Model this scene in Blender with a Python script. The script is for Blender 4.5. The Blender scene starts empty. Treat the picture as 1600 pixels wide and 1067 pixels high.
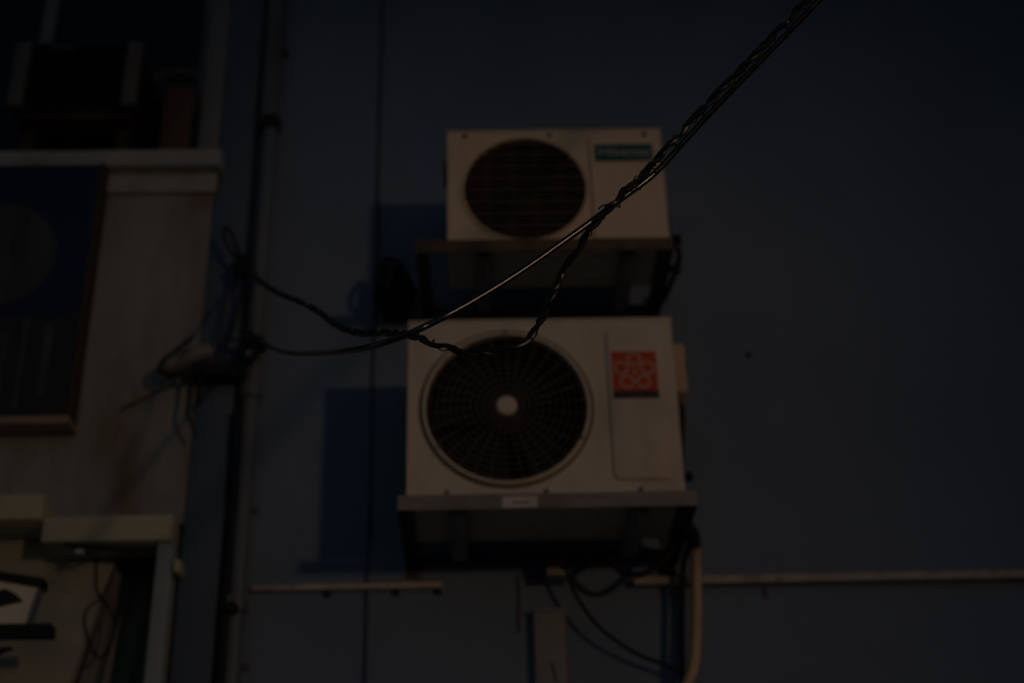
import bpy, bmesh, math, random
from mathutils import Vector, Matrix

random.seed(7)
scene = bpy.context.scene
COL = scene.collection

# ------------------------------------------------------------------ camera
cam_data = bpy.data.cameras.new('camera')
cam_data.sensor_width = 36.0
cam_data.lens = 50.0
cam_data.clip_start = 0.05
cam_data.clip_end = 2000.0
cam_data.dof.use_dof = True
cam_data.dof.focus_distance = 2.70
cam_data.dof.aperture_fstop = 1.75
cam = bpy.data.objects.new('camera', cam_data)
COL.objects.link(cam)
right = Vector((0.99962038, -0.01433829, -0.02352664))
up = Vector((0.01376589, -0.47976458, 0.87728926))
fwd = Vector((0.02386608, 0.87728009, 0.47938508))
m = Matrix((right, up, -fwd)).transposed().to_4x4()
m.translation = Vector((0.0, -4.2233, 1.6))
cam.matrix_world = m
scene.camera = cam

# ------------------------------------------------------------------ sky and sun
SUN_TO = Vector((0.68, -1.0, 0.012)).normalized()      # towards the light
world = bpy.data.worlds.new('World')
scene.world = world
world.use_nodes = True
wn = world.node_tree
bg = wn.nodes['Background']
sky = wn.nodes.new('ShaderNodeTexSky')
sky.sky_type = 'NISHITA'
sky.sun_disc = False
sky.sun_elevation = math.asin(SUN_TO.z)
sky.sun_rotation = math.atan2(SUN_TO.x, SUN_TO.y)
sky.air_density = 1.0
sky.dust_density = 0.6
sky.ozone_density = 2.0
wn.links.new(sky.outputs['Color'], bg.inputs['Color'])
bg.inputs['Strength'].default_value = 0.062

sun_data = bpy.data.lights.new('sun', 'SUN')
sun_data.energy = 0.142
sun_data.color = (1.0, 0.60, 0.37)
sun_data.angle = math.radians(2.4)
sun = bpy.data.objects.new('sun', sun_data)
COL.objects.link(sun)
sun.rotation_euler = (-SUN_TO).to_track_quat('-Z', 'Y').to_euler()

scene.view_settings.view_transform = 'Standard'
scene.view_settings.look = 'None'
scene.view_settings.exposure = 0.0
scene.view_settings.gamma = 1.0
scene.view_settings.use_curve_mapping = False

# ------------------------------------------------------------------ materials
MATS = {}
def mat(name, col, rough=0.6, metal=0.0, var=0.0, scale=6.0, bump=0.0, bscale=40.0,
        stain=None, stain_amt=0.0, stain_scale=3.0, stretch=(1, 1, 1), spec=0.5, stain_lo=.52, stain_hi=.75):
    if name in MATS:
        return MATS[name]
    mt = bpy.data.materials.new(name)
    mt.use_nodes = True
    nt = mt.node_tree
    b = nt.nodes['Principled BSDF']
    b.inputs['Base Color'].default_value = (*col, 1)
    b.inputs['Roughness'].default_value = rough
    b.inputs['Metallic'].default_value = metal
    b.inputs['Specular IOR Level'].default_value = spec
    tc = nt.nodes.new('ShaderNodeTexCoord')
    mp = nt.nodes.new('ShaderNodeMapping')
    mp.inputs['Scale'].default_value = stretch
    nt.links.new(tc.outputs['Object'], mp.inputs['Vector'])
    out = None
    if var > 0:
        nz = nt.nodes.new('ShaderNodeTexNoise')
        nz.inputs['Scale'].default_value = scale
        nz.inputs['Detail'].default_value = 6
        nt.links.new(mp.outputs['Vector'], nz.inputs['Vector'])
        rp = nt.nodes.new('ShaderNodeValToRGB')
        rp.color_ramp.elements[0].position = 0.3
        rp.color_ramp.elements[1].position = 0.7
        rp.color_ramp.elements[0].color = (*[c * (1 - var) for c in col], 1)
        rp.color_ramp.elements[1].color = (*[min(1, c * (1 + var)) for c in col], 1)
        nt.links.new(nz.outputs['Fac'], rp.inputs['Fac'])
        out = rp.outputs['Color']
    if stain is not None:
        n2 = nt.nodes.new('ShaderNodeTexNoise')
        n2.inputs['Scale'].default_value = stain_scale
        n2.inputs['Detail'].default_value = 8
        n2.inputs['Roughness'].default_value = 0.65
        nt.links.new(mp.outputs['Vector'], n2.inputs['Vector'])
        r2 = nt.nodes.new('ShaderNodeValToRGB')
        r2.color_ramp.elements[0].position = stain_lo
        r2.color_ramp.elements[1].position = stain_hi
        r2.color_ramp.elements[0].color = (0, 0, 0, 1)
        r2.color_ramp.elements[1].color = (stain_amt, stain_amt, stain_amt, 1)
        nt.links.new(n2.outputs['Fac'], r2.inputs['Fac'])
        mx = nt.nodes.new('ShaderNodeMix')
        mx.data_type = 'RGBA'
        nt.links.new(r2.outputs['Color'], mx.inputs['Factor'])
        if out is not None:
            nt.links.new(out, mx.inputs['A'])
        else:
            mx.inputs['A'].default_value = (*col, 1)
        mx.inputs['B'].default_value = (*stain, 1)
        out = mx.outputs['Result']
    if out is not None:
        nt.links.new(out, b.inputs['Base Color'])
    if bump > 0:
        nb = nt.nodes.new('ShaderNodeTexNoise')
        nb.inputs['Scale'].default_value = bscale
        nb.inputs['Detail'].default_value = 5
        nt.links.new(tc.outputs['Object'], nb.inputs['Vector'])
        bp = nt.nodes.new('ShaderNodeBump')
        bp.inputs['Strength'].default_value = bump
        bp.inputs['Distance'].default_value = 0.01
        nt.links.new(nb.outputs['Fac'], bp.inputs['Height'])
        nt.links.new(bp.outputs['Normal'], b.inputs['Normal'])
    MATS[name] = mt
    return mt

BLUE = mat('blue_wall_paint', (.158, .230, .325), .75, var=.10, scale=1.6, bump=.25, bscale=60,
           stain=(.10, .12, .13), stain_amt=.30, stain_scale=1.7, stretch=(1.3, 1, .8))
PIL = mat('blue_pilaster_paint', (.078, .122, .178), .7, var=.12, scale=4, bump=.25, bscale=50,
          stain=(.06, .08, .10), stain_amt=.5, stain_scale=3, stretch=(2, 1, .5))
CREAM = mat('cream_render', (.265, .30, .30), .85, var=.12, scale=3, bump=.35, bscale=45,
            stain=(.17, .13, .07), stain_amt=.9, stain_scale=1.9, stretch=(2, 1, .7), stain_lo=.45, stain_hi=.68)  # random brown staining, widened in place of shade beside the signboard
TRIM = mat('cream_trim_paint', (.50, .51, .36), .7, var=.10, scale=5, bump=.2, bscale=50,
           stain=(.22, .16, .08), stain_amt=.4, stain_scale=5)
SILL = mat('sill_render', (.34, .38, .38), .8, var=.12, scale=5, bump=.3, bscale=40, stain=(.16, .12, .07), stain_amt=.6, stain_scale=6)
POST = mat('grey_post_paint', (.30, .37, .38), .6, var=.1, scale=6, bump=.1)
BROWNW = mat('shop_inner_wall_paint', (.36, .375, .30), .75, var=.15, scale=3, bump=.2)
CURT = mat('grey_curtain_cloth', (.20, .22, .22), .9, var=.2, scale=8)
CASE = mat('cream_enamel', (.81, .72, .56), .42, var=.05, scale=3, bump=.05, bscale=25,
           stain=(.44, .33, .21), stain_amt=.6, stain_scale=3.5, stretch=(1.5, 1, .7))
CASE2 = mat('aged_cream_enamel', (.86, .71, .49), .45, var=.06, scale=3, bump=.05, bscale=25,
            stain=(.42, .28, .16), stain_amt=.6, stain_scale=3.0, stretch=(1.5, 1, .6))
CASEB = mat('underside_enamel', (.80, .66, .48), .6, var=.25, scale=9, stain=(.40, .17, .06), stain_amt=.8, stain_scale=9, stretch=(1, 3, 1))  # raised tone and warm patches stand in for lamp light from below
CAV = mat('fan_cavity_black', (.006, .005, .0045), .8)
CAV2 = mat('fan_cavity_brown', (.030, .021, .013), .8)
FAN = mat('fan_blade_plastic', (.007, .006, .0055), .75)
GRILL = mat('grille_wire_dark', (.135, .115, .088), .6)
GRILL2 = mat('louvre_plastic_brown', (.17, .125, .075), .55, var=.15, scale=8)
STEEL = mat('galvanised_steel', (.30, .28, .25), .5, .3, var=.2, scale=12, stain=(.22, .10, .04), stain_amt=.8, stain_scale=8)
RUST = mat('rusty_steel', (.13, .095, .062), .7, .1, var=.3, scale=14, stain=(.10, .045, .02), stain_amt=.8, stain_scale=9, bump=.2)
TEAL = mat('teal_badge', (.012, .12, .115), .35)
RED = mat('red_badge', (.70, .085, .008), .45)
BLACKB = mat('black_badge', (.006, .006, .006), .5)
WHITE = mat('white_print', (.75, .75, .72), .5)
PALE = mat('pale_print', (.62, .52, .42), .55)
GREYP = mat('dull_white_print', (.42, .45, .43), .55)
GREYT = mat('worn_print', (.12, .12, .11), .6)
STICK = mat('white_sticker_paper', (.78, .70, .66), .6, var=.08, scale=20)
SMUDGE = mat('sticker_ink', (.22, .18, .15), .6)
CABLE = mat('black_cable_sheath', (.010, .010, .010), .17, spec=1.0)
CABLE2 = mat('weathered_cable_sheath', (.014, .014, .013), .32, var=.3, scale=60)
WIRE = mat('dark_lashing_wire', (.022, .021, .019), .5)
RUBBER = mat('matt_black_rubber', (.012, .012, .012), .75)
BLUEC = mat('dark_blue_cable', (.02, .045, .085), .5)
BLUEP = mat('blue_plastic_pipe', (.02, .09, .22), .45)
BROWNC = mat('brown_wire', (.14, .085, .05), .6)
PIPE = mat('grey_pvc', (.125, .160, .185), .5, var=.15, scale=6, stain=(.04, .04, .035), stain_amt=.6, stain_scale=4, stretch=(1, 1, .4))
CONDUIT = mat('painted_conduit', (.05, .072, .10), .6, var=.15, scale=10)
TAPE = mat('cream_pipe_tape', (.62, .47, .30), .6, var=.12, scale=18, bump=.3, bscale=40)
TRUNK = mat('trunking_plastic', (.27, .29, .29), .5, var=.08, scale=6)
BATTEN = mat('weathered_batten', (.56, .49, .41), .8, var=.25, scale=12, stain=(.12, .08, .05), stain_amt=.8, stain_scale=14)
NAVY = mat('navy_sign_face', (.004, .009, .045), .45, var=.2, scale=2)
CHAR = mat('charcoal_sign_face', (.018, .019, .024), .45, var=.3, scale=3)
SIGNFR = mat('sign_frame_brown', (.05, .035, .022), .6)
RAIL = mat('pale_brown_rail', (.30, .24, .16), .6, var=.15, scale=8)
DISC = mat('grey_print_disc', (.040, .048, .050), .5, var=.35, scale=4, stretch=(4, 1, .6))
STREAK = mat('dull_streak_print', (.05, .055, .065), .55, var=.3, scale=6)
WINFR = mat('window_frame_paint', (.17, .20, .22), .6, var=.12, scale=6)
GLASS = mat('dark_window_glass', (.004, .004, .005), .12)
ACDARK = mat('window_unit_black', (.006, .006, .006), .7)
ACFR = mat('window_unit_frame', (.105, .11, .095), .6, var=.15, scale=9)
ACBASE = mat('window_unit_base', (.035, .018, .011), .7, var=.2, scale=9)
BOARD = mat('reddish_board', (.09, .055, .040), .75, var=.15, scale=7)
INSUL = mat('pale_ceramic', (.20, .21, .19), .4, var=.15, scale=15)
SIGNW = mat('white_sign_panel', (.88, .86, .66), .5, var=.05, scale=6)
ASPH = mat('concrete_paving', (.34, .33, .31), .9, var=.2, scale=3, bump=.4, bscale=80)  # kept pale so it bounces light up under the units
CONC = mat('concrete', (.30, .29, .27), .85, var=.12, scale=1.5, bump=.2)

# ------------------------------------------------------------------ mesh helpers
class MB:
    def __init__(self):
        self.v = []; self.f = []; self.sm = []
    def add(self, vs, fs, smooth=False):
        o = len(self.v)
        self.v += [tuple(p) for p in vs]
        self.f += [tuple(i + o for i in q) for q in fs]
        self.sm += [smooth] * len(fs)
        return self
    def box(self, x0, x1, y0, y1, z0, z1):
        vs = [(x0, y0, z0), (x1, y0, z0), (x1, y1, z0), (x0, y1, z0),
              (x0, y0, z1), (x1, y0, z1), (x1, y1, z1), (x0, y1, z1)]
        return self.add(vs, [(3, 2, 1, 0), (4, 5, 6, 7), (0, 1, 5, 4), (1, 2, 6, 5), (2, 3, 7, 6), (3, 0, 4, 7)])
    def prism(self, pts, y0, y1):
        """pts: outline in x,z counter-clockwise seen from -Y; y0 front, y1 back"""
        n = len(pts)
        vs = [(x, y0, z) for x, z in pts] + [(x, y1, z) for x, z in pts]
        fs = [tuple(range(n)), tuple(reversed(range(n, 2 * n)))]
        fs += [(i, i + n, (i + 1) % n + n, (i + 1) % n) for i in range(n)]
        return self.add(vs, fs)
    def tube(self, pts, r, n=8, closed=False, smooth=True):
        pts = [Vector(p) for p in pts]
        N = len(pts)
        rs = r if isinstance(r, (list, tuple)) else [r] * N
        ref = None; vs = []; fs = []
        for i, p in enumerate(pts):
            if closed:
                t = pts[(i + 1) % N] - pts[i - 1]
            else:
                t = pts[min(i + 1, N - 1)] - pts[max(i - 1, 0)]
            t.normalize()
            if ref is None:
                ref = Vector((0, 0, 1)) if abs(t.z) < .9 else Vector((1, 0, 0))
            a = (ref - t * ref.dot(t)).normalized()
            ref = a
            b = t.cross(a)
            for k in range(n):
                w = 2 * math.pi * k / n
                vs.append(p + (a * math.cos(w) + b * math.sin(w)) * rs[i])
        for i in range(N if closed else N - 1):
            j = (i + 1) % N
            for k in range(n):
                l = (k + 1) % n
                fs.append((i * n + k, i * n + l, j * n + l, j * n + k))
        self.add(vs, fs, smooth)
        if not closed:
            self.add(vs[:n], [tuple(reversed(range(n)))])
            self.add(vs[-n:], [tuple(range(n))])
        return self
    def lathe(self, prof, c, axis='Y', n=48, closed=False):
        """prof: (radius, offset along axis)"""
        vs = []; fs = []
        for r, o in prof:
            for k in range(n):
                w = 2 * math.pi * k / n
                ca, sa = r * math.cos(w), r * math.sin(w)
                if axis == 'Y': vs.append((c[0] + ca, c[1] + o, c[2] + sa))
                elif axis == 'Z': vs.append((c[0] + ca, c[1] + sa, c[2] + o))
                else: vs.append((c[0] + o, c[1] + ca, c[2] + sa))
        P = len(prof)
        for i in range(P if closed else P - 1):
            j = (i + 1) % P
            for k in range(n):
                l = (k + 1) % n
                fs.append((i * n + k, i * n + l, j * n + l, j * n + k))
        return self.add(vs, fs, True)
    def plate_hole(self, x0, x1, z0, z1, y0, y1, cx, cz, r, n=64):
        """rectangular plate (front y0, back y1) with a round hole"""
        angs = [2 * math.pi * k / n for k in range(n)]
        for X in (x0, x1):
            for Z in (z0, z1):
                angs.append(math.atan2(Z - cz, X - cx) % (2 * math.pi))
        angs = sorted(angs)
        N = len(angs); inn = []; out = []
        for w in angs:
            c, s = math.cos(w), math.sin(w)
            inn.append((cx + r * c, cz + r * s))
            t = 1e9
            if c > 1e-9: t = min(t, (x1 - cx) / c)
            if c < -1e-9: t = min(t, (x0 - cx) / c)
            if s > 1e-9: t = min(t, (z1 - cz) / s)
            if s < -1e-9: t = min(t, (z0 - cz) / s)
            out.append((cx + t * c, cz + t * s))
        vs = [(x, y0, z) for x, z in inn] + [(x, y0, z) for x, z in out] + \
             [(x, y1, z) for x, z in inn] + [(x, y1, z) for x, z in out]
        fs = []
        for i in range(N):
            j = (i + 1) % N
            fs.append((i, N + i, N + j, j))
            fs.append((2 * N + i, 2 * N + j, 3 * N + j, 3 * N + i))
            fs.append((i, j, 2 * N + j, 2 * N + i))
            fs.append((N + i, 3 * N + i, 3 * N + j, N + j))
        return self.add(vs, fs)
    def build(self, name, material, parent=None, bevel=0.0, segs=2, autosmooth=True):
        me = bpy.data.meshes.new(name)
        me.from_pydata(self.v, [], self.f)
        me.validate()
        bm = bmesh.new(); bm.from_mesh(me)
        bmesh.ops.remove_doubles(bm, verts=bm.verts, dist=1e-6)
        bmesh.ops.recalc_face_normals(bm, faces=bm.faces)
        if bevel > 0:
            es = [e for e in bm.edges if len(e.link_faces) == 2 and e.calc_face_angle(0) > math.radians(40)]
            bmesh.ops.bevel(bm, geom=es, offset=bevel, segments=segs, affect='EDGES', profile=.5)
        bm.to_mesh(me); bm.free()
        for p in me.polygons: p.use_smooth = True
        try:
            me.set_sharp_from_angle(angle=math.radians(38))
        except Exception:
            pass
        me.materials.append(material)
        o = bpy.data.objects.new(name, me)
        COL.objects.link(o)
        if parent is not None:
            o.parent = parent
            o.matrix_parent_inverse = parent_matrix(parent).inverted()
        return o

def parent_matrix(p):
    mm = p.matrix_basis.copy()
    if p.parent is not None:
        mm = parent_matrix(p.parent) @ p.matrix_parent_inverse @ mm
    return mm

def tag(o, label=None, cat=None, group=None, kind=None):
    if label: o['label'] = label
    if cat: o['category'] = cat
    if group: o['group'] = group
    if kind: o['kind'] = kind
    return o

def thing(name, loc, label, cat, group=None):
    o = bpy.data.objects.new(name, None)
    COL.objects.link(o)
    o.location = loc
    o.empty_display_size = .1
    return tag(o, label, cat, group)

def spline(pts, sub=10):
    """Catmull-Rom through the points"""
    P = [Vector(p) for p in pts]
    P = [P[0] * 2 - P[1]] + P + [P[-1] * 2 - P[-2]]
    out = []
    for i in range(1, len(P) - 2):
        a, b, c, d = P[i - 1], P[i], P[i + 1], P[i + 2]
        for k in range(sub):
            t = k / sub
            out.append(.5 * ((2 * b) + (c - a) * t + (2 * a - 5 * b + 4 * c - d) * t * t + (3 * b - a - 3 * c + d) * t ** 3))
    out.append(P[-2])
    return out

def resample(pts, step):
    out = [pts[0]]; acc = 0.0
    for a, b in zip(pts, pts[1:]):
        L = (b - a).length
        d = step - acc
        while d <= L and L > 0:
            out.append(a.lerp(b, d / L)); d += step
        acc = (acc + L) % step if L > 0 else acc
    out.append(pts[-1])
    return out

def helix(path, rad, pitch, phase=0.0, jitter=0.0, seed=1):
    rnd = random.Random(seed)
    out = []; s = 0.0; ref = Vector((0, 0, 1)); ph = phase
    for i, p in enumerate(path):
        t = (path[min(i + 1, len(path) - 1)] - path[max(i - 1, 0)]).normalized()
        a = (ref - t * ref.dot(t)).normalized(); b = t.cross(a)
        if i:
            L = (path[i] - path[i - 1]).length
            s += L
            ph += 2 * math.pi * L / (pitch * (1 + .28 * math.sin(s * 6.1 + phase) + jitter * math.sin(s * 17.3 + seed)))
        out.append(p + (a * math.cos(ph) + b * math.sin(ph)) * rad)
    return out

def text_mesh(name, body, size, loc, material, parent, extrude=.0006, width=None, shear=0.0, bold=0.0):
    cu = bpy.data.curves.new(name, 'FONT')
    cu.body = body; cu.size = size; cu.extrude = extrude; cu.shear = shear; cu.offset = bold
    cu.align_x = 'CENTER'; cu.align_y = 'CENTER'
    tmp = bpy.data.objects.new(name + '_tmp', cu)
    COL.objects.link(tmp)
    bpy.context.view_layer.update()
    dg = bpy.context.evaluated_depsgraph_get()
    me = bpy.data.meshes.new_from_object(tmp.evaluated_get(dg))
    bpy.data.objects.remove(tmp)
    xs = [v.co.x for v in me.vertices]
    k = 1.0 if width is None else width / (max(xs) - min(xs))
    me.transform(Matrix.Translation(loc) @ Matrix.Rotation(math.pi / 2, 4, 'X') @ Matrix.Scale(k, 4, (1, 0, 0)))
    me.name = name
    me.materials.clear(); me.materials.append(material)
    o = bpy.data.objects.new(name, me)
    COL.objects.link(o)
    o.parent = parent
    o.matrix_parent_inverse = parent_matrix(parent).inverted()
    return o

def rounded(x0, x1, z0, z1, r, n=6):
    pts = []
    for cx, cz, a0 in ((x1 - r, z1 - r, 0), (x0 + r, z1 - r, 90), (x0 + r, z0 + r, 180), (x1 - r, z0 + r, 270)):
        for k in range(n + 1):
            w = math.radians(a0 + 90 * k / n)
            pts.append((cx + r * math.cos(w), cz + r * math.sin(w)))
    return pts

def cable(name, pts, r, material, label, cat='cable', group=None, sub=10, n=8):
    o = MB().tube(spline(pts, sub), r, n).build(name, material)
    return tag(o, label, cat, group)

# ------------------------------------------------------------------ ground
g = MB().box(-150, 150, -150, 150, -.3, 0).build('ground', ASPH)
tag(g, 'pale concrete paving below the walls', 'ground', kind='structure')

# added unseen blocks whose soft shadow darkens the wall's top and right
ob = thing('unseen_light_blocker', (.5624 * 37, -.8269 * 37, 0), 'unseen concrete blocks with a gap, added to shade the wall edges', 'building')
ob.rotation_euler = (0, 0, math.atan2(.5624, .8269))
def obpart(name, u0, u1, z0, z1):
    o = MB().box(u0, u1, -.6, .6, z0, z1).build(name, CONC)
    o.parent = ob
obpart('left_block', -14, -1.75, 0, 14)
obpart('right_block', 1.38, 16, 0, 14)
obpart('top_block', -1.749, 1.379, 5.30, 14)

# ------------------------------------------------------------------ blue building
bb = thing('blue_building', (0, .2, 0), 'pale blue painted building wall behind both air conditioners', 'building')
MB().box(-.80, 9.0, 0, .3, 0, 9.0).build('wall', BLUE, bb)
MB().box(-.79, 9.0, -1.5, -.002, 6.45, 6.6).build('added_shade_canopy', CONC, bb)  # added out of view to keep sky light off the wall top
MB().box(3.05, 3.45, -1.3, -.002, 0, 6.449).build('added_shade_wing', BLUE, bb)  # added out of view to darken the right of the wall
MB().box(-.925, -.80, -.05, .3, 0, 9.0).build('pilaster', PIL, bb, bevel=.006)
# battens / ledge along the wall
MB().box(-.705, -.122, -.022, -.002, 3.040, 3.057).build('thin_batten', BATTEN, bb, bevel=.003)
MB().box(.47, 9.0, -.040, -.002, 3.032, 3.058).build('ledge', BATTEN, bb, bevel=.004)
for bx_ in (-.48, -.27, -.14):
    MB().box(bx_, bx_ + .016, -.016, -.002, 3.022, 3.0395).build('batten_clip', RUBBER, bb)
c = (0.913, 0.0, 3.842)
MB().lathe([(0.0001, -.012), (.006, -.012), (.008, -.006), (.009, 0)], c, 'Y', 12).build('anchor_bolt', RUBBER, bb)
c = (0.878, 0.0, 3.022)
MB().box(c[0] - .004, c[0] + .004, -.006, -.001, c[2] - .03, c[2] + .02).build('drip_nail', RUST, bb)

# ------------------------------------------------------------------ cream building
cb = thing('cream_building', (-2.2, .2, 0), 'cream rendered shophouse front with dark window and shop opening', 'building')
wz0, wz1 = 4.64, 6.2
MB().box(-1.0, -.926, -.05, .3, 4.53, 9.0).build('window_jamb', WINFR, cb, bevel=.006)
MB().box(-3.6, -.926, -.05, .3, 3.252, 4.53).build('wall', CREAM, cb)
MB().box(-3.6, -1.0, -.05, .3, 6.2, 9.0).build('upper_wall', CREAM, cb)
MB().box(-3.6, -.90, -.11, .25, 4.575, 4.645).build('window_sill', SILL, cb, bevel=.008)
MB().box(-3.6, -.915, -.066, -.051, 4.49, 4.574).build('sill_moulding', SILL, cb, bevel=.012)
# window : frame, mullion, panes
wf = MB().box(-3.6, -1.0, .06, .10, 6.12, 6.2).box(-1.05, -1.0, .06, .10, 4.646, 6.118).build('window_frame', WINFR, cb)
MB().box(-1.672, -1.622, .05, .11, 4.646, 6.118).build('mullion', WINFR, wf)
MB().box(-2.50, -2.45, .05, .11, 4.646, 6.118).build('mullion', WINFR, wf)
MB().box(-1.620, -1.052, .08, .088, 4.646, 6.118).build('pane', GLASS, wf)
MB().box(-2.448, -1.674, .08, .088, 4.646, 6.118).build('pane', GLASS, wf)
MB().box(-3.6, -2.502, .08, .088, 4.646, 6.118).build('pane', GLASS, wf)
# shop front below
MB().box(-1.335, -.94, -.13, .02, 3.168, 3.251).build('lintel', TRIM, cb, bevel=.006)
MB().box(-3.6, -1.336, -.15, .02, 3.235, 3.318).build('fascia', TRIM, cb, bevel=.006)
MB().box(-.985, -.935, -.11, .0, 0, 3.167).build('door_post', POST, cb, bevel=.005)
pa, pb = (-1.127, 0.0, 3.205), (-1.259, 0.0, 2.688)
zt, zb, zc = 3.249, 2.0, pa[2]
k_ = (pb[0] - pa[0]) / (pb[2] - pa[2])
MB().prism([(-3.6, zb), (pa[0] + k_ * (zb - pa[2]), zb), (pa[0] + k_ * (zt - pa[2]), zt), (-3.6, zt)], .022, .06).build('inner_wall', BROWNW, cb)
MB().box(-3.6, -.95, .30, .34, 0, 3.26).build('recess_wall', BROWNW, cb)
MB().box(-.975, -.926, .002, .30, 0, 3.25).build('inner_reveal', POST, cb)
c = (-0.92, -0.1, 3.088)
MB().box(c[0] - .008, c[0] + .012, -.125, -.0505, c[2] - .02, c[2] + .02).build('post_bracket', TRIM, cb, bevel=.003)

# ------------------------------------------------------------------ signboard on the cream wall
sg = thing('signboard', (-1.9, -.15, 3.55), 'dark navy signboard with a large grey disc on the cream wall', 'signboard')
sr, st_, sb_ = (-1.298, -0.125, 4.575)[0], (-1.286, -0.125, 4.572)[2], (-1.298, -0.125, 3.587)[2]
zm = (-1.449, -0.125, 3.964)[2]
MB().box(-2.60, sr - .014, -.120, -.052, sb_, st_).build('panel', SIGNFR, sg)
MB().box(-2.60, sr - .016, -.125, -.1205, zm + .0005, st_ - .004).build('upper_face', NAVY, sg)
MB().box(-2.60, sr - .016, -.125, -.1205, sb_ + .004, zm).build('lower_face', CHAR, sg)
MB().box(sr - .0135, sr, -.130, -.052, sb_ - .002, st_ + .002).build('side_frame', SIGNFR, sg)
MB().box(-2.62, sr + .004, -.150, -.052, sb_ - .030, sb_ - .0025).build('bottom_rail', RAIL, sg, bevel=.004)
c = (-1.634, -0.125, 4.201)
MB().lathe([(.0001, -.004), (.208, -.004), (.212, 0)], c, 'Y', 64).build('disc', DISC, sg)
for k, (x0, w_, za, zb) in enumerate(((-1.42, .03, 3.66, 3.93), (-1.49, .018, 3.62, 3.95), (-1.57, .04, 3.68, 3.90), (-1.65, .012, 3.62, 3.96))):
    MB().box(x0, x0 + w_, -.1272, -.1252, za, zb).build('printed_stripe', STREAK, sg)

# ------------------------------------------------------------------ things in the window
wu = thing('window_air_conditioner', (-1.43, -.1, 4.65), 'dark boxy window air conditioner with pale side frames above the sill', 'air conditioner')
MB().box(-1.645, -1.205, -.16, .05, 4.782, 5.052).build('case', ACDARK, wu, bevel=.004)
MB().box(-1.652, -1.598, -.205, -.161, 4.770, 5.058).build('side_frame', ACFR, wu, bevel=.005)
MB().box(-1.252, -1.200, -.205, -.161, 4.770, 5.058).build('side_frame', ACFR, wu, bevel=.005)
MB().box(-1.597, -1.253, -.195, -.161, 5.038, 5.060).build('top_frame', ACDARK, wu, bevel=.003)
MB().box(-1.53, -1.44, -.198, -.1955, 5.028, 5.036).build('badge', ACFR, wu)
for k in range(12):
    z = 4.80 + k * .0195
    MB().box(-1.596, -1.254, -.185, -.161, z, z + .006).build('grille_slat', ACDARK, wu)
MB().box(-1.630, -1.220, -.15, .05, 4.748, 4.781).build('base_tray', ACBASE, wu, bevel=.003)
MB().box(-1.61, -1.57, -.10, .04, 4.646, 4.747).build('support_block', ACBASE, wu)
MB().box(-1.28, -1.24, -.10, .04, 4.646, 4.747).build('support_block', ACBASE, wu)
o = MB().box(-1.145, -1.035, -.035, -.010, 4.646, 4.985).build('board', BOARD, None, bevel=.004)
tag(o, 'reddish brown board standing on the window sill beside the jamb', 'board')
o = cable('bent_pipe', [(-0.99, -0.03, 5.057), (-1.039, -0.04, 5.038), (-1.096, -0.05, 5.039), (-1.154, -0.05, 5.028), (-1.181, -0.05, 5.013), (-1.161, -0.05, 4.977)], .009, ACFR,
          'pale bent pipe crossing the window corner above the reddish board', 'pipe')

# ------------------------------------------------------------------ shop opening contents
cur = MB()
n = 40; vs = []; fs = []
for i in range(n + 1):
    t = i / n
    top = Vector((-1.20 + .215 * t, .13, 3.166)); bot = Vector((-1.42 + .43 * t, .13, 2.3))
    yy = .028 * math.sin(t * 26) + .008 * math.sin(t * 53)
    for j in range(9):
        p = top.lerp(bot, j / 8); p.y += yy * (.5 + .5 * j / 8)
        vs.append(p)
for i in range(n):
    for j in range(8):
        a = i * 9 + j
        fs.append((a, a + 1, a + 10, a + 9))
m2 = len(vs)
vs2 = [p + Vector((0, .006, 0)) for p in vs]
cur.add(vs, fs, True); cur.add(vs2, [tuple(reversed(q)) for q in fs], True)
tag(cur.build('curtain', CURT), 'grey folded cloth curtain hanging inside the shop opening', 'curtain')
cable('hanging_wire', [(-1.202, 0.02, 3.189), (-1.199, 0.02, 3.13), (-1.186, 0.02, 3.057), (-1.15, 0.02, 3.015), (-1.12, 0.02, 2.954), (-1.128, 0.02, 2.884), (-1.157, 0.02, 2.851),
      (-1.191, 0.02, 2.895), (-1.215, 0.02, 2.966), (-1.208, 0.02, 3.01), (-1.169, 0.02, 3.046), (-1.133, 0.02, 3.166)], .004, RUBBER,
      'tangled dark wire loop dangling from the lintel in front of the curtain')
lb = thing('lintel_cable_clump', (-1.192, -0.1, 3.152), 'dark cable clump with pale connector along the lintel underside', 'cable')
MB().tube(spline([(-1.266, -0.12, 3.167), (-1.221, -0.1, 3.157), (-1.177, -0.09, 3.168), (-1.11, -0.08, 3.16), (-0.998, -0.06, 3.168)]), .007, 8).build('cable', RUBBER, lb)
MB().tube(spline([(-1.249, -0.11, 3.162), (-1.2, -0.1, 3.14), (-1.156, -0.09, 3.159), (-1.053, -0.07, 3.153)]), .005, 8).build('cable', RUBBER, lb)
c = (-1.214, -0.12, 3.137)
MB().box(c[0] - .012, c[0] + .012, c[1] - .01, c[1] + .01, c[2] - .006, c[2] + .006).build('connector', WHITE, lb, bevel=.002)

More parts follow.
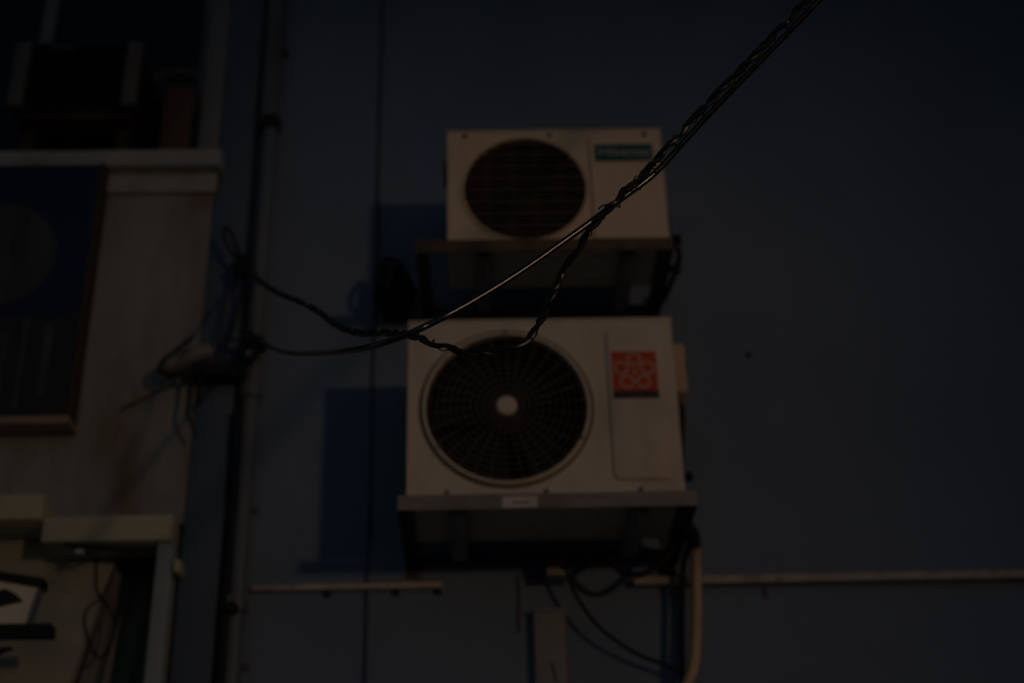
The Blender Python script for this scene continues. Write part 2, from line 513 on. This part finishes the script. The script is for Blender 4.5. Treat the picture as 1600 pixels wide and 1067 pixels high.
ws = thing('hanging_sign', (-1.359, -0.3, 2.858), 'small white hanging sign with black leaf-shaped lettering between black bars', 'sign')
def quadbox(mb, pts, th):
    vs = [Vector(p) for p in pts]
    nrm = (vs[1] - vs[0]).cross(vs[3] - vs[0]).normalized() * th
    mb.add(vs + [p + nrm for p in vs], [(0, 1, 2, 3), (7, 6, 5, 4), (0, 4, 5, 1), (1, 5, 6, 2), (2, 6, 7, 3), (3, 7, 4, 0)])
    return mb
quadbox(MB(), [(-1.633, -0.28, 2.851), (-1.297, -0.28, 2.858), (-1.274, -0.28, 2.982), (-1.667, -0.28, 3.039)], -.02).build('panel', SIGNW, ws)
quadbox(MB(), [(-1.296, -0.28, 2.858), (-1.282, -0.28, 2.857), (-1.261, -0.28, 2.978), (-1.273, -0.28, 2.982)], -.02).build('edge_trim', WINFR, ws)
quadbox(MB(), [(-1.665, -0.29, 3.047), (-1.259, -0.29, 2.969), (-1.257, -0.29, 2.996), (-1.669, -0.29, 3.071)], -.05).build('top_bar', RUBBER, ws)
quadbox(MB(), [(-1.627, -0.29, 2.835), (-1.217, -0.29, 2.829), (-1.219, -0.29, 2.862), (-1.633, -0.29, 2.868)], -.05).build('bottom_bar', RUBBER, ws)
lf = [(-1.478, -0.283, 2.894), (-1.408, -0.283, 2.907), (-1.373, -0.283, 2.916), (-1.334, -0.283, 2.925), (-1.308, -0.283, 2.93), (-1.327, -0.283, 2.948), (-1.347, -0.283, 2.961), (-1.366, -0.283, 2.969), (-1.38, -0.283, 2.966), (-1.4, -0.283, 2.953), (-1.448, -0.283, 2.931)]
MB().prism([(p[0], p[2]) for p in lf], -.2835, -.2805).build('lettering', BLACKB, ws)
MB().tube(spline([(-1.459, -0.27, 2.75), (-1.375, -0.27, 2.781), (-1.345, -0.27, 2.795), (-1.323, -0.27, 2.796)]), [.012] * 10 + [.010] * 10 + [.007] * 10 + [.003], 8).build('hook', RUBBER, ws)

# ------------------------------------------------------------------ down pipe
dp = thing('downpipe', (-.742, -.07, 0), 'grey drain downpipe running down beside the blue pilaster', 'pipe')
MB().lathe([(.0275, 0), (.0275, 4.79)], (-.742, -.055, 0), 'Z', 24).build('lower_pipe', PIPE, dp)
MB().lathe([(.034, 4.78), (.034, 9)], (-.752, -.055, 0), 'Z', 24).build('upper_pipe', PIPE, dp)
for z in (4.785, 3.705, 2.985):
    MB().lathe([(.028, -.028), (.038, -.024), (.040, 0), (.038, .024), (.028, .028)], (-.744, -.055, z), 'Z', 24).build('coupling', RUBBER if z > 4 else PIPE, dp)
c = (-0.745, -0.09, 2.962)
MB().lathe([(.0001, -.03), (.014, -.028), (.018, -.012), (.018, .01)], c, 'Y', 16).build('clip_knob', RUBBER, dp)
for z in (5.15, 3.3, 2.8):
    MB().box(-.79, -.70, -.02, -.001, z, z + .02).build('wall_strap', PIPE, dp)

cable('black_drop_cable', [(-0.78, -0.075, 3.63), (-0.777, -0.075, 3.494), (-0.769, -0.075, 3.276), (-0.77, -0.075, 3.068), (-0.769, -0.075, 2.869), (-0.768, -0.075, 2.697)], .013, RUBBER,
      'thick black cable running down between pilaster and downpipe')
cable('wall_cable', [(-.352, -.008, .2), (-.351, -.008, 2.6), (-.354, -.009, 3.25), (-.345, -.012, 3.27), (-.352, -.008, 3.30), (-.350, -.008, 4.4), (-.346, -.012, 4.42), (-.351, -.008, 4.45), (-.350, -.008, 9)], .0042, CONDUIT,
      'thin dark cable clipped straight up the blue wall left of the units')

# ------------------------------------------------------------------ brackets
def bracket(name, label, x0, x1, yf, zt, h, matf, sticker=False):
    t = thing(name, ((x0 + x1) / 2, 0, zt - h), label, 'bracket')
    fb = MB().box(x0, x1, yf, yf + .004, zt - h, zt).box(x0, x1, yf + .004, yf + .042, zt - .004, zt).build('front_bar', matf, t)
    for s, xa in ((1, x0), (-1, x1)):
        MB().box(min(xa, xa + s * .004), max(xa, xa + s * .004), yf + .0045, -.006, zt - h, zt - .0045)\
            .box(min(xa + s * .004, xa + s * .04), max(xa + s * .004, xa + s * .04), yf + .043, -.006, zt - .0085, zt - .0045).build('side_arm', RUST, t)
        MB().box(min(xa, xa + s * .045), max(xa, xa + s * .045), -.006, -.0012, zt - .075, zt + .05).build('wall_plate', RUST, t)
        for dz in (.035, -.06):
            MB().lathe([(.0001, -.010), (.008, -.010), (.008, 0)], (xa + s * .028, -.006, zt + dz), 'Y', 6).build('bolt', RUST, t)
    MB().box(x0 + .045, x1 - .045, -.05, -.046, zt - .04, zt - .005).build('rear_bar', RUST, t)
    return t
lbk = bracket('wall_bracket', 'grey steel wall bracket with white sticker under the lower air conditioner', -.232, .612, -.50, 3.147, .045, STEEL)
st = MB().box(.062, .161, -.5012, -.5002, 3.1045, 3.1375).build('sticker', STICK, lbk)
for k, (xa, xb) in enumerate(((.092, .104), (.107, .115), (.118, .130), (.133, .139))):
    MB().box(xa, xb, -.5016, -.5013, 3.116, 3.1225).build('ink_mark', SMUDGE, st)
ubk = bracket('wall_bracket', 'rusty brown wall bracket under the upper air conditioner', -.190, .617, -.46, 4.022, .045, RUST)

# ------------------------------------------------------------------ air conditioners
def make_case(t, x0, x1, yf, yb, z0, z1, cx, cz, r, m1, mc):
    MB().plate_hole(x0, x1, z0, z1, yf, yf + .012, cx, cz, r).build('front_panel', m1, t)
    MB().box(x0, x0 + .012, yf + .012, yb, z0 + .001, z1 - .001).box(x1 - .012, x1, yf + .012, yb, z0 + .001, z1 - .001)\
        .box(x0 + .012, x1 - .012, yb - .01, yb, z0 + .001, z1 - .001).build('side_panel', m1, t)
    MB().box(x0 - .003, x1 + .003, yf - .003, yb + .003, z1 + .0005, z1 + .010).build('top_cover', m1, t, bevel=.004)
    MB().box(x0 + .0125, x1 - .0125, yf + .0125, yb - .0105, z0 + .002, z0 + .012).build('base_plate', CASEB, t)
    MB().lathe([(r, .0121), (r, .11), (r * .96, .16), (.0001, .165)], (cx, yf, cz), 'Y', 48).build('fan_cavity', mc, t)

def fan(t, cx, y, cz, r, nb=4):
    f0 = MB()
    f0.lathe([(.0001, -.03), (.05, -.025), (.055, .02), (.0001, .022)], (cx, y, cz), 'Y', 24)
    for k in range(nb):
        a0 = 2 * math.pi * k / nb + .4
        vs = []; fs = []
        for i in range(7):
            rr = .05 + (r - .06) * i / 6
            for j in range(6):
                a = a0 + (j / 5) * (1.0 + .25 * i / 6)
                vs.append((cx + rr * math.cos(a), y - .02 + .05 * j / 5, cz + rr * math.sin(a)))
        for i in range(6):
            for j in range(5):
                q = i * 6 + j
                fs.append((q, q + 1, q + 7, q + 6))
        f0.add(vs, fs, True)
    return f0.build('fan', FAN, t)

# lower unit
la = thing('outdoor_air_conditioner', (.19, -.28, 3.14), 'larger lower cream outdoor air conditioner with red ring badge and round wire grille', 'air conditioner', 'outdoor air conditioners on the blue wall')
X0, X1, YF, YB, Z0, Z1 = -.211, .590, -.44, -.12, 3.1485, 3.735
CX, CZ, RR = .0815, 3.446, .238
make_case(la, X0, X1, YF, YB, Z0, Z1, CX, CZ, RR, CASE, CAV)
MB().lathe([(.2385, -.002), (.2395, -.012), (.246, -.0135), (.250, -.009), (.251, -.0002)], (CX, YF, CZ), 'Y', 72).build('fan_ring', CASE, la)
MB().lathe([(.2515, -.0005), (.2555, -.0025), (.2595, -.0005)], (CX, YF, CZ), 'Y', 72).build('ring_seam', GRILL, la)
fan(la, CX, YF + .10, CZ, RR)
MB().lathe([(.0001, -.020), (.026, -.019), (.0315, -.013), (.0315, -.004)], (CX, YF, CZ), 'Y', 32).build('hub_cap', CASE, la)
rib = None
NR = 30
for k in range(NR):
    w = 2 * math.pi * k / NR + .05
    if rib is None:
        pts = []
        for i in range(7):
            s = i / 6
            rr = .030 + (.2385 - .030) * s
            a = .05 * s * s
            pts.append((rr * math.cos(a), -.006 - .007 * math.sin(math.pi * s), rr * math.sin(a)))
        rib = MB().tube(pts, .0017, 5).build('grille_rib', GRILL, la)
        rme = rib.data; ro = rib
    else:
        ro = bpy.data.objects.new('grille_rib', rme)
        COL.objects.link(ro); ro.parent = la
        ro.matrix_parent_inverse = parent_matrix(la).inverted()
    ro.location = (CX, YF, CZ)
    ro.rotation_euler = (0, -w, 0)
for k in range(10):
    rr = .050 + k * .0195
    s = (rr - .03) / .2085
    yy = YF - .0075 - .007 * math.sin(math.pi * s)
    MB().tube([(CX + rr * math.cos(2 * math.pi * i / 48), yy, CZ + rr * math.sin(2 * math.pi * i / 48)) for i in range(48)], .0016, 4, True).build('grille_ring', GRILL, la)
for px_, pz_ in ((-.118, 3.318), (.297, 3.338), (.083, 3.694)):
    MB().box(px_ - .008, px_ + .008, YF - .014, YF - .0003, pz_ - .006, pz_ + .006).build('ring_clip', GRILL, la, bevel=.002)
pn = MB().prism(rounded(.388, .556, 3.207, 3.701, .022), YF - .009, YF - .0004).build('access_panel', CASE, la, bevel=.004)
bd = MB().box(.400, .535, YF - .0105, YF - .0092, 3.490, 3.622).build('badge', RED, pn)
MB().box(.400, .535, YF - .0105, YF - .0092, 3.4655, 3.4895).build('badge_strip', BLACKB, pn)
BC, BZ, BR = .4675, 3.5525, .0415
for k in range(5):
    a = math.radians(90 + 72 * k)
    MB().lathe([(.0165, -.0118), (.0222, -.0118), (.0222, -.0106), (.0165, -.0106)], (BC + BR * math.cos(a), YF, BZ + BR * math.sin(a) + .001), 'Y', 28, True).build('badge_ring', PALE, pn)
star = []
for k in range(10):
    a = math.radians(90 + 36 * k); rr = .0105 if k % 2 == 0 else .0045
    star.append((BC + rr * math.cos(a), BZ + rr * math.sin(a)))
MB().prism(star, YF - .0118, YF - .0106).build('badge_star', PALE, pn)
text_mesh('lettering', 'CHEBLO', .021, (BC, YF - .0112, 3.4775), GREYT, pn, width=.118, bold=.0004)
# screws along the lower front edge, feet, valve cover, knob
for sx in (-.095, .190, .462):
    MB().lathe([(.0001, -.006), (.006, -.005), (.007, 0)], (sx, YF, 3.178), 'Y', 12).build('screw', GRILL, la)
for fx in (-.09, .43):
    MB().box(fx, fx + .05, -.45, -.055, 3.108, 3.1425).build('foot', STEEL, la, bevel=.003)
MB().box(.5905, .640, -.36, -.22, 3.53, 3.70).build('valve_cover', TAPE, la, bevel=.012, segs=3)
MB().box(.6405, .652, -.31, -.27, 3.63, 3.655).build('cover_handle', RUBBER, la, bevel=.003)
MB().tube(spline([(.632, -.26, 3.55), (.630, -.24, 3.48), (.625, -.22, 3.40), (.622, -.20, 3.34)]), .008, 8).build('power_lead', RUBBER, la)
MB().lathe([(.010, 0), (.010, .03), (.016, .032), (.016, .056), (.0001, .058)], (.590, -.24, 3.300), 'X', 14).build('service_valve', RUBBER, la)
MB().box(X0 - .006, X0 - .0005, -.36, -.30, 3.62, 3.70).build('side_grip', RUBBER, la)

# upper unit
ua = thing('outdoor_air_conditioner', (.26, -.3, 4.02), 'smaller upper cream outdoor air conditioner with teal badge and barred round fan opening', 'air conditioner', 'outdoor air conditioners on the blue wall')
X0, X1, YF, YB, Z0, Z1 = -.092, .614, -.42, -.16, 4.024, 4.466
CX, CZ, RR = .158, 4.240, .198
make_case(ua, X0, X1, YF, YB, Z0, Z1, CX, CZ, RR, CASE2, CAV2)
fan(ua, CX, YF + .10, CZ, RR)
MB().lathe([(.199, .002), (.1985, -.006), (.205, -.008), (.209, -.0003)], (CX, YF, CZ), 'Y', 64).build('fan_ring', CASE2, ua)
for k in range(17):
    dz = -.184 + k * .023
    hw = math.sqrt(max(.0001, .1975 ** 2 - dz * dz))
    th = .0030 if k % 2 == 0 else .0018
    MB().box(CX - hw, CX + hw, YF + .003, YF + .012, CZ + dz - th, CZ + dz + th).build('grille_bar', GRILL2, ua)
for k in range(4):
    dx = -.12 + k * .08
    hh = math.sqrt(.197 ** 2 - dx * dx)
    MB().tube([(CX + dx, YF + .0145, CZ - hh), (CX + dx, YF + .0145, CZ + hh)], .0018, 5).build('grille_wire', GRILL, ua)
MB().box(.372, .376, YF - .002, YF - .0003, Z0 + .01, Z1 - .03).build('panel_seam', GRILL2, ua)
bd = MB().box(.392, .583, YF - .005, YF - .0004, 4.345, 4.412).build('badge', TEAL, ua, bevel=.002)
text_mesh('lettering', 'Hisense', .044, (.4875, YF - .0056, 4.379), GREYP, bd, width=.165, bold=.0008)
for sx in (-.035, .245, .560):
    MB().lathe([(.0001, -.008), (.007, -.007), (.008, 0)], (sx, YF, 4.452), 'Y', 12).build('screw', RUST, ua)
for fx in (.0, .46):
    MB().box(fx, fx + .045, -.41, -.055, 3.985, 4.0175).build('foot', STEEL, ua, bevel=.003)
MB().box(X0 - .014, X0 - .0005, -.36, -.30, 4.33, 4.40).build('side_grip', RUBBER, ua, bevel=.003)
MB().box(X1 + .0005, X1 + .022, -.33, -.24, 4.09, 4.20).build('valve_cover', RUBBER, ua, bevel=.006)
for z in (4.115, 4.045):
    MB().lathe([(.011, 0), (.011, .03), (.018, .033), (.018, .055), (.0001, .058)], (X1, -.30 + (4.115 - z), z), 'X', 14).build('service_valve', RUBBER, ua)
MB().tube(spline([(X1 + .03, -.30, 4.115), (X1 + .05, -.27, 4.07), (X1 + .03, -.20, 4.02), (X1 + .0, -.10, 3.99), (X1 - .05, -.05, 3.97)]), .010, 8).build('refrigerant_pipe', RUBBER, ua)

# ------------------------------------------------------------------ black coil beside the upper bracket
cc = thing('cable_coil', (-0.276, -0.1, 4.09), 'black clump of coiled cable left of the upper bracket', 'cable coil')
c0 = Vector((-0.276, -0.12, 4.063))
rnd = random.Random(3)
for k in range(9):
    ctr = c0 + Vector((rnd.uniform(-.02, .015), rnd.uniform(-.03, .04), rnd.uniform(-.03, .025)))
    ra, rb = rnd.uniform(.03, .06), rnd.uniform(.045, .085)
    tl = rnd.uniform(-.6, .6)
    pts = []
    for i in range(28):
        w = 2 * math.pi * i / 28
        x, z = ra * math.cos(w), rb * math.sin(w)
        pts.append(ctr + Vector((x * math.cos(tl) - z * math.sin(tl), .02 * math.sin(w * 2 + k), x * math.sin(tl) + z * math.cos(tl))))
    MB().tube(pts, .009, 7, True).build('cable_loop', RUBBER, cc)
MB().box(c0.x - .045, c0.x + .05, -.09, -.0015, c0.z - .07, c0.z + .04).build('hook_block', RUBBER, cc, bevel=.008)

# ------------------------------------------------------------------ pipes and cables below the lower unit
lp = thing('insulated_pipe', (0.635, -0.08, 2.84), 'cream taped refrigerant pipe dropping below the lower air conditioner', 'pipe')
path = spline([(.60, -.20, 3.20), (.62, -.20, 3.165), (0.645, -0.16, 3.138), (0.654, -0.1, 3.073), (0.65, -0.075, 2.96), (0.638, -0.075, 2.842), (0.624, -0.075, 2.764), (0.597, -0.075, 2.698), (0.568, -0.075, 2.614), (0.538, -0.075, 2.469)], 10)
MB().tube(path, .0165, 14).build('pipe', TAPE, lp)
MB().tube(path[:25], .0200, 14).build('rubber_sleeve', RUBBER, lp)
for hp in helix(path, 0, 1)[6::5]:
    i = min(range(len(path)), key=lambda q: (path[q] - hp).length)
    t = (path[min(i + 1, len(path) - 1)] - path[max(i - 1, 0)]).normalized()
    a = t.orthogonal().normalized(); b = t.cross(a)
    MB().tube([hp + t * (.006 * math.sin(w_ * math.pi / 8)) + (a * math.cos(w_ * math.pi / 8) + b * math.sin(w_ * math.pi / 8)) * .0165 for w_ in range(16)], .0016, 5, True).build('tape_edge', TAPE, lp)
cable('black_cable', [(.60, -.22, 3.13), (0.641, -0.12, 3.149), (0.619, -0.09, 3.078), (0.61, -0.07, 2.983), (0.598, -0.07, 2.844), (0.586, -0.07, 2.69), (0.566, -0.07, 2.542)], .010, RUBBER,
      'black cable running down close beside the cream taped pipe')
cable('sagging_cable', [(.23, -.12, 3.09), (0.257, -0.09, 3.058), (0.286, -0.08, 2.986), (0.34, -0.075, 2.902), (0.405, -0.07, 2.844), (0.479, -0.06, 2.8), (0.544, -0.06, 2.774), (0.588, -0.06, 2.75)], .0062, RUBBER,
      'black cable sagging from the junction box to the taped pipe')
cable('looped_black_cable', [(.40, -.10, 3.11), (0.383, -0.15, 3.077), (0.427, -0.16, 3.028), (0.484, -0.17, 3.019), (0.544, -0.17, 3.056), (0.585, -0.18, 3.107), (.60, -.25, 3.16)], .010, RUBBER,
      'thick black cable loop tucked under the right end of the lower bracket')
jb = thing('junction_box', (0.224, -0.05, 3.072), 'small reddish junction box under the lower bracket where cables emerge', 'junction box')
c = (0.224, -0.07, 3.092)
MB().box(c[0] - .030, c[0] + .030, -.10, -.003, c[2] - .02, c[2] + .025).build('box', ACBASE, jb, bevel=.004)
MB().box(c[0] - .026, c[0] + .034, -.095, -.003, c[2] - .045, c[2] - .0205).build('gland_plate', TRUNK, jb, bevel=.003)
tk = thing('cable_trunking', (.205, -.03, 0), 'grey plastic cable trunking box with flat top on the blue wall', 'trunking')
MB().box(.157, .252, -.036, -.001, 0, 2.952).build('body', TRUNK, tk, bevel=.003)
MB().box(.151, .258, -.040, -.001, 2.9525, 2.962).build('end_cap', TRUNK, tk, bevel=.003)
MB().box(.2525, .258, -.02, -.001, 0, 2.952).build('side_flange', GRILL2, tk)
c = (0.212, -0.037, 2.768)
MB().tube([(c[0] - .006, c[1], c[2] + .025), (c[0] + .008, c[1], c[2] - .03)], .003, 8).build('scuff_clip', RUBBER, tk)
cable('wall_wire', [(0.117, -0.01, 3.084), (0.117, -0.008, 2.992), (0.113, -0.008, 2.922), (0.116, -0.008, 2.902)], .0025, BROWNC,
      'short brown wire hanging on the blue wall left of the trunking')

# ------------------------------------------------------------------ cables by the pilaster
ic = thing('cable_clamp', (-0.934, -0.1, 3.783), 'pale ceramic cable clamp fixed at the pilaster edge', 'clamp')
ax = spline([(-1.02, -0.13, 3.745), (-0.98, -0.13, 3.772), (-0.93, -0.13, 3.8), (-0.872, -0.12, 3.823)], 6)
MB().tube(ax, [.012 + .017 * min(1, i / 3) for i in range(len(ax))], 14).build('insulator', INSUL, ic)
MB().tube(spline([(-1.029, -0.14, 3.731), (-1.02, -0.16, 3.762), (-0.985, -0.165, 3.796), (-0.938, -0.12, 3.872)], 6), .006, 8).build('tie_wire', WIRE, ic)
MB().tube(spline([(-1.019, -0.15, 3.734), (-0.991, -0.15, 3.716), (-0.951, -0.15, 3.729), (-0.884, -0.13, 3.743)], 6), .008, 8).build('tie_wire', RUBBER, ic)
MB().box(*sorted(((-0.929, -0.11, 3.742)[0], (-0.78, -0.11, 3.74)[0])), -.125, -.052, (-0.846, -0.11, 3.731)[2], (-0.849, -0.11, 3.776)[2]).build('clamp_bar', RUBBER, ic, bevel=.004)

rl = thing('cable_reel', (-0.754, -0.1, 3.827), 'round black cable guide with grey centre on the downpipe', 'cable guide')
c = Vector((-0.746, -0.13, 3.804))
MB().lathe([(.016, -.018), (.030, -.02), (.036, -.008), (.030, .012), (.016, .010)], c, 'Y', 28, True).build('rim', RUBBER, rl)
MB().lathe([(.0001, -.012), (.0155, -.010), (.0155, .008)], c, 'Y', 20).build('centre', PIPE, rl)
MB().box(c.x - .03, c.x + .045, c.y - .01, c.y + .07, c.z + .038, c.z + .068).build('mount', RUBBER, rl, bevel=.006)

cable('hanging_loop_wire', [(-0.934, -0.12, 3.73), (-0.928, -0.13, 3.651), (-0.93, -0.13, 3.606), (-0.914, -0.13, 3.56), (-0.894, -0.12, 3.52)], .006, WIRE,
      'thin dark wire curling down below the ceramic clamp')
cable('short_tail_wire', [(-0.902, -0.11, 3.735), (-0.902, -0.11, 3.684), (-0.908, -0.09, 3.643)], .007, RUBBER,
      'short black wire tail hanging from the clamp bar')
cable('brown_wall_wire', [(-0.96, -0.1, 3.741), (-1.022, -0.09, 3.705), (-1.083, -0.08, 3.674), (-1.139, -0.07, 3.652), (-1.161, -0.06, 3.643)], .004, BROWNC,
      'short brown wire running down left from the clamp over the cream wall', 'wire')
kn = thing('cable_knot', (-0.789, -0.12, 4.148), 'black knotted cable tie-off high on the pilaster', 'cable knot')
MB().tube(spline([(-0.782, -0.13, 4.129), (-0.807, -0.14, 4.195), (-0.838, -0.14, 4.272), (-0.856, -0.14, 4.288), (-0.86, -0.13, 4.258), (-0.832, -0.12, 4.202), (-0.794, -0.12, 4.156)]), .006, 8).build('loop', RUBBER, kn)
for k, (a, b) in enumerate((((-0.809, -0.12, 4.192), (-0.767, -0.13, 4.099)), ((-0.815, -0.11, 4.129), (-0.761, -0.14, 4.148)), ((-0.797, -0.13, 4.099), (-0.783, -0.12, 4.186)), ((-0.818, -0.13, 4.15), (-0.762, -0.12, 4.125)))):
    MB().tube([a, Vector(a).lerp(Vector(b), .5) + Vector((0, -.015, 0)), b], .012, 8).build('wrap', RUBBER, kn)
MB().tube(spline([(-0.798, -0.11, 4.129), (-0.825, -0.1, 4.06), (-0.846, -0.09, 3.98), (-0.854, -0.1, 3.877), (-0.853, -0.11, 3.776)]), .005, 8).build('tail', WIRE, kn)
MB().tube(spline([(-0.785, -0.11, 4.121), (-0.799, -0.09, 4.028), (-0.813, -0.09, 3.93), (-0.83, -0.1, 3.84), (-0.838, -0.11, 3.764)]), .006, 8).build('tail', RUBBER, kn)

# ------------------------------------------------------------------ overhead cables
A = spline([(-0.79, -0.12, 3.908), (-0.73, -0.14, 3.867), (-0.6032, -0.6097, 3.5698), (-0.4813, -1.0433, 3.3143), (-0.3645, -1.441, 3.0974), (-0.2692, -1.7351, 2.9425), (-0.1924, -1.8999, 2.8648), (-0.1242, -1.9598, 2.8563), (-0.0546, -1.9501, 2.8997), (0.0168, -1.941, 2.9505),
            (0.0901, -1.9339, 3.0069), (0.1655, -1.929, 3.0692), (0.2297, -1.9268, 3.1224), (0.2755, -1.9268, 3.162), (0.3514, -1.9265, 3.2265), (0.4186, -1.9424, 3.298), (0.4831, -1.963, 3.3639), (0.5883, -1.9979, 3.4643), (0.6962, -2.0348, 3.5682), (0.8698, -2.0881, 3.7404), (1.2063, -2.0977, 4.1167), (1.7095, -2.2187, 4.6259)], 12)
A = resample(A, .012)
ca = thing('smooth_cable', (0.0674, -1.8722, 3.0307), 'smooth glossy black overhead cable sweeping straight down from upper right', 'cable')
MB().tube(A, .0062, 12).build('sheath', CABLE, ca)

B = spline([(-0.772, -0.14, 4.123), (-0.6436, -0.6146, 3.7893), (-0.5578, -0.8147, 3.6298), (-0.4596, -1.0186, 3.4765), (-0.3879, -1.1804, 3.3518), (-0.331, -1.3238, 3.236), (-0.2605, -1.5079, 3.1105), (-0.1928, -1.667, 3.0227), (-0.1278, -1.778, 2.9514), (-0.0698, -1.8307, 2.899), (-0.0208, -1.8526, 2.874), (0.0276, -1.8533, 2.8729),
            (0.0704, -1.8492, 2.8841), (0.1039, -1.8531, 2.9105), (0.1241, -1.8649, 2.9414), (0.142, -1.8802, 2.9789), (0.1652, -1.8937, 3.0234), (0.197, -1.9135, 3.0684), (0.2314, -1.9305, 3.1125), (0.261, -1.9391, 3.1434), (0.3383, -1.9435, 3.2269), (0.4052, -1.9598, 3.2993), (0.4693, -1.9803, 3.3649), (0.5725, -2.0143, 3.4638), (0.6773, -2.051, 3.5673), (0.8472, -2.1051, 3.7413), (1.1812, -2.1143, 4.1172), (1.6814, -2.2346, 4.6252)], 12)
B = resample(B, .010)
cbl = thing('twisted_cable', (-0.0092, -1.7194, 2.9425), 'twisted black overhead cable that dips across the lower fan grille', 'cable')
for k in range(2):
    MB().tube(helix(B, .0041, .085, math.pi * k), .0046, 8).build('strand', CABLE2, cbl)
MB().tube(helix(B, .0080, .048, .6, .25, 5), .0015, 5).build('binding_wire', WIRE, cbl)
# lashing that ties both cables together on the way up to the right
mid = [p for p in B if p.x > (0.2455, -2.0192, 3.0822)[0]]
near = [min(A, key=lambda q: (q - p).length) for p in mid[::4]]
ctr = [p.lerp(q, .5) for p, q in zip(mid[::4], near)]
ctr = resample(ctr, .004)
MB().tube(helix(ctr, .0125, .060, 0, .2, 9), .0017, 5).build('lashing_wire', WIRE, cbl)
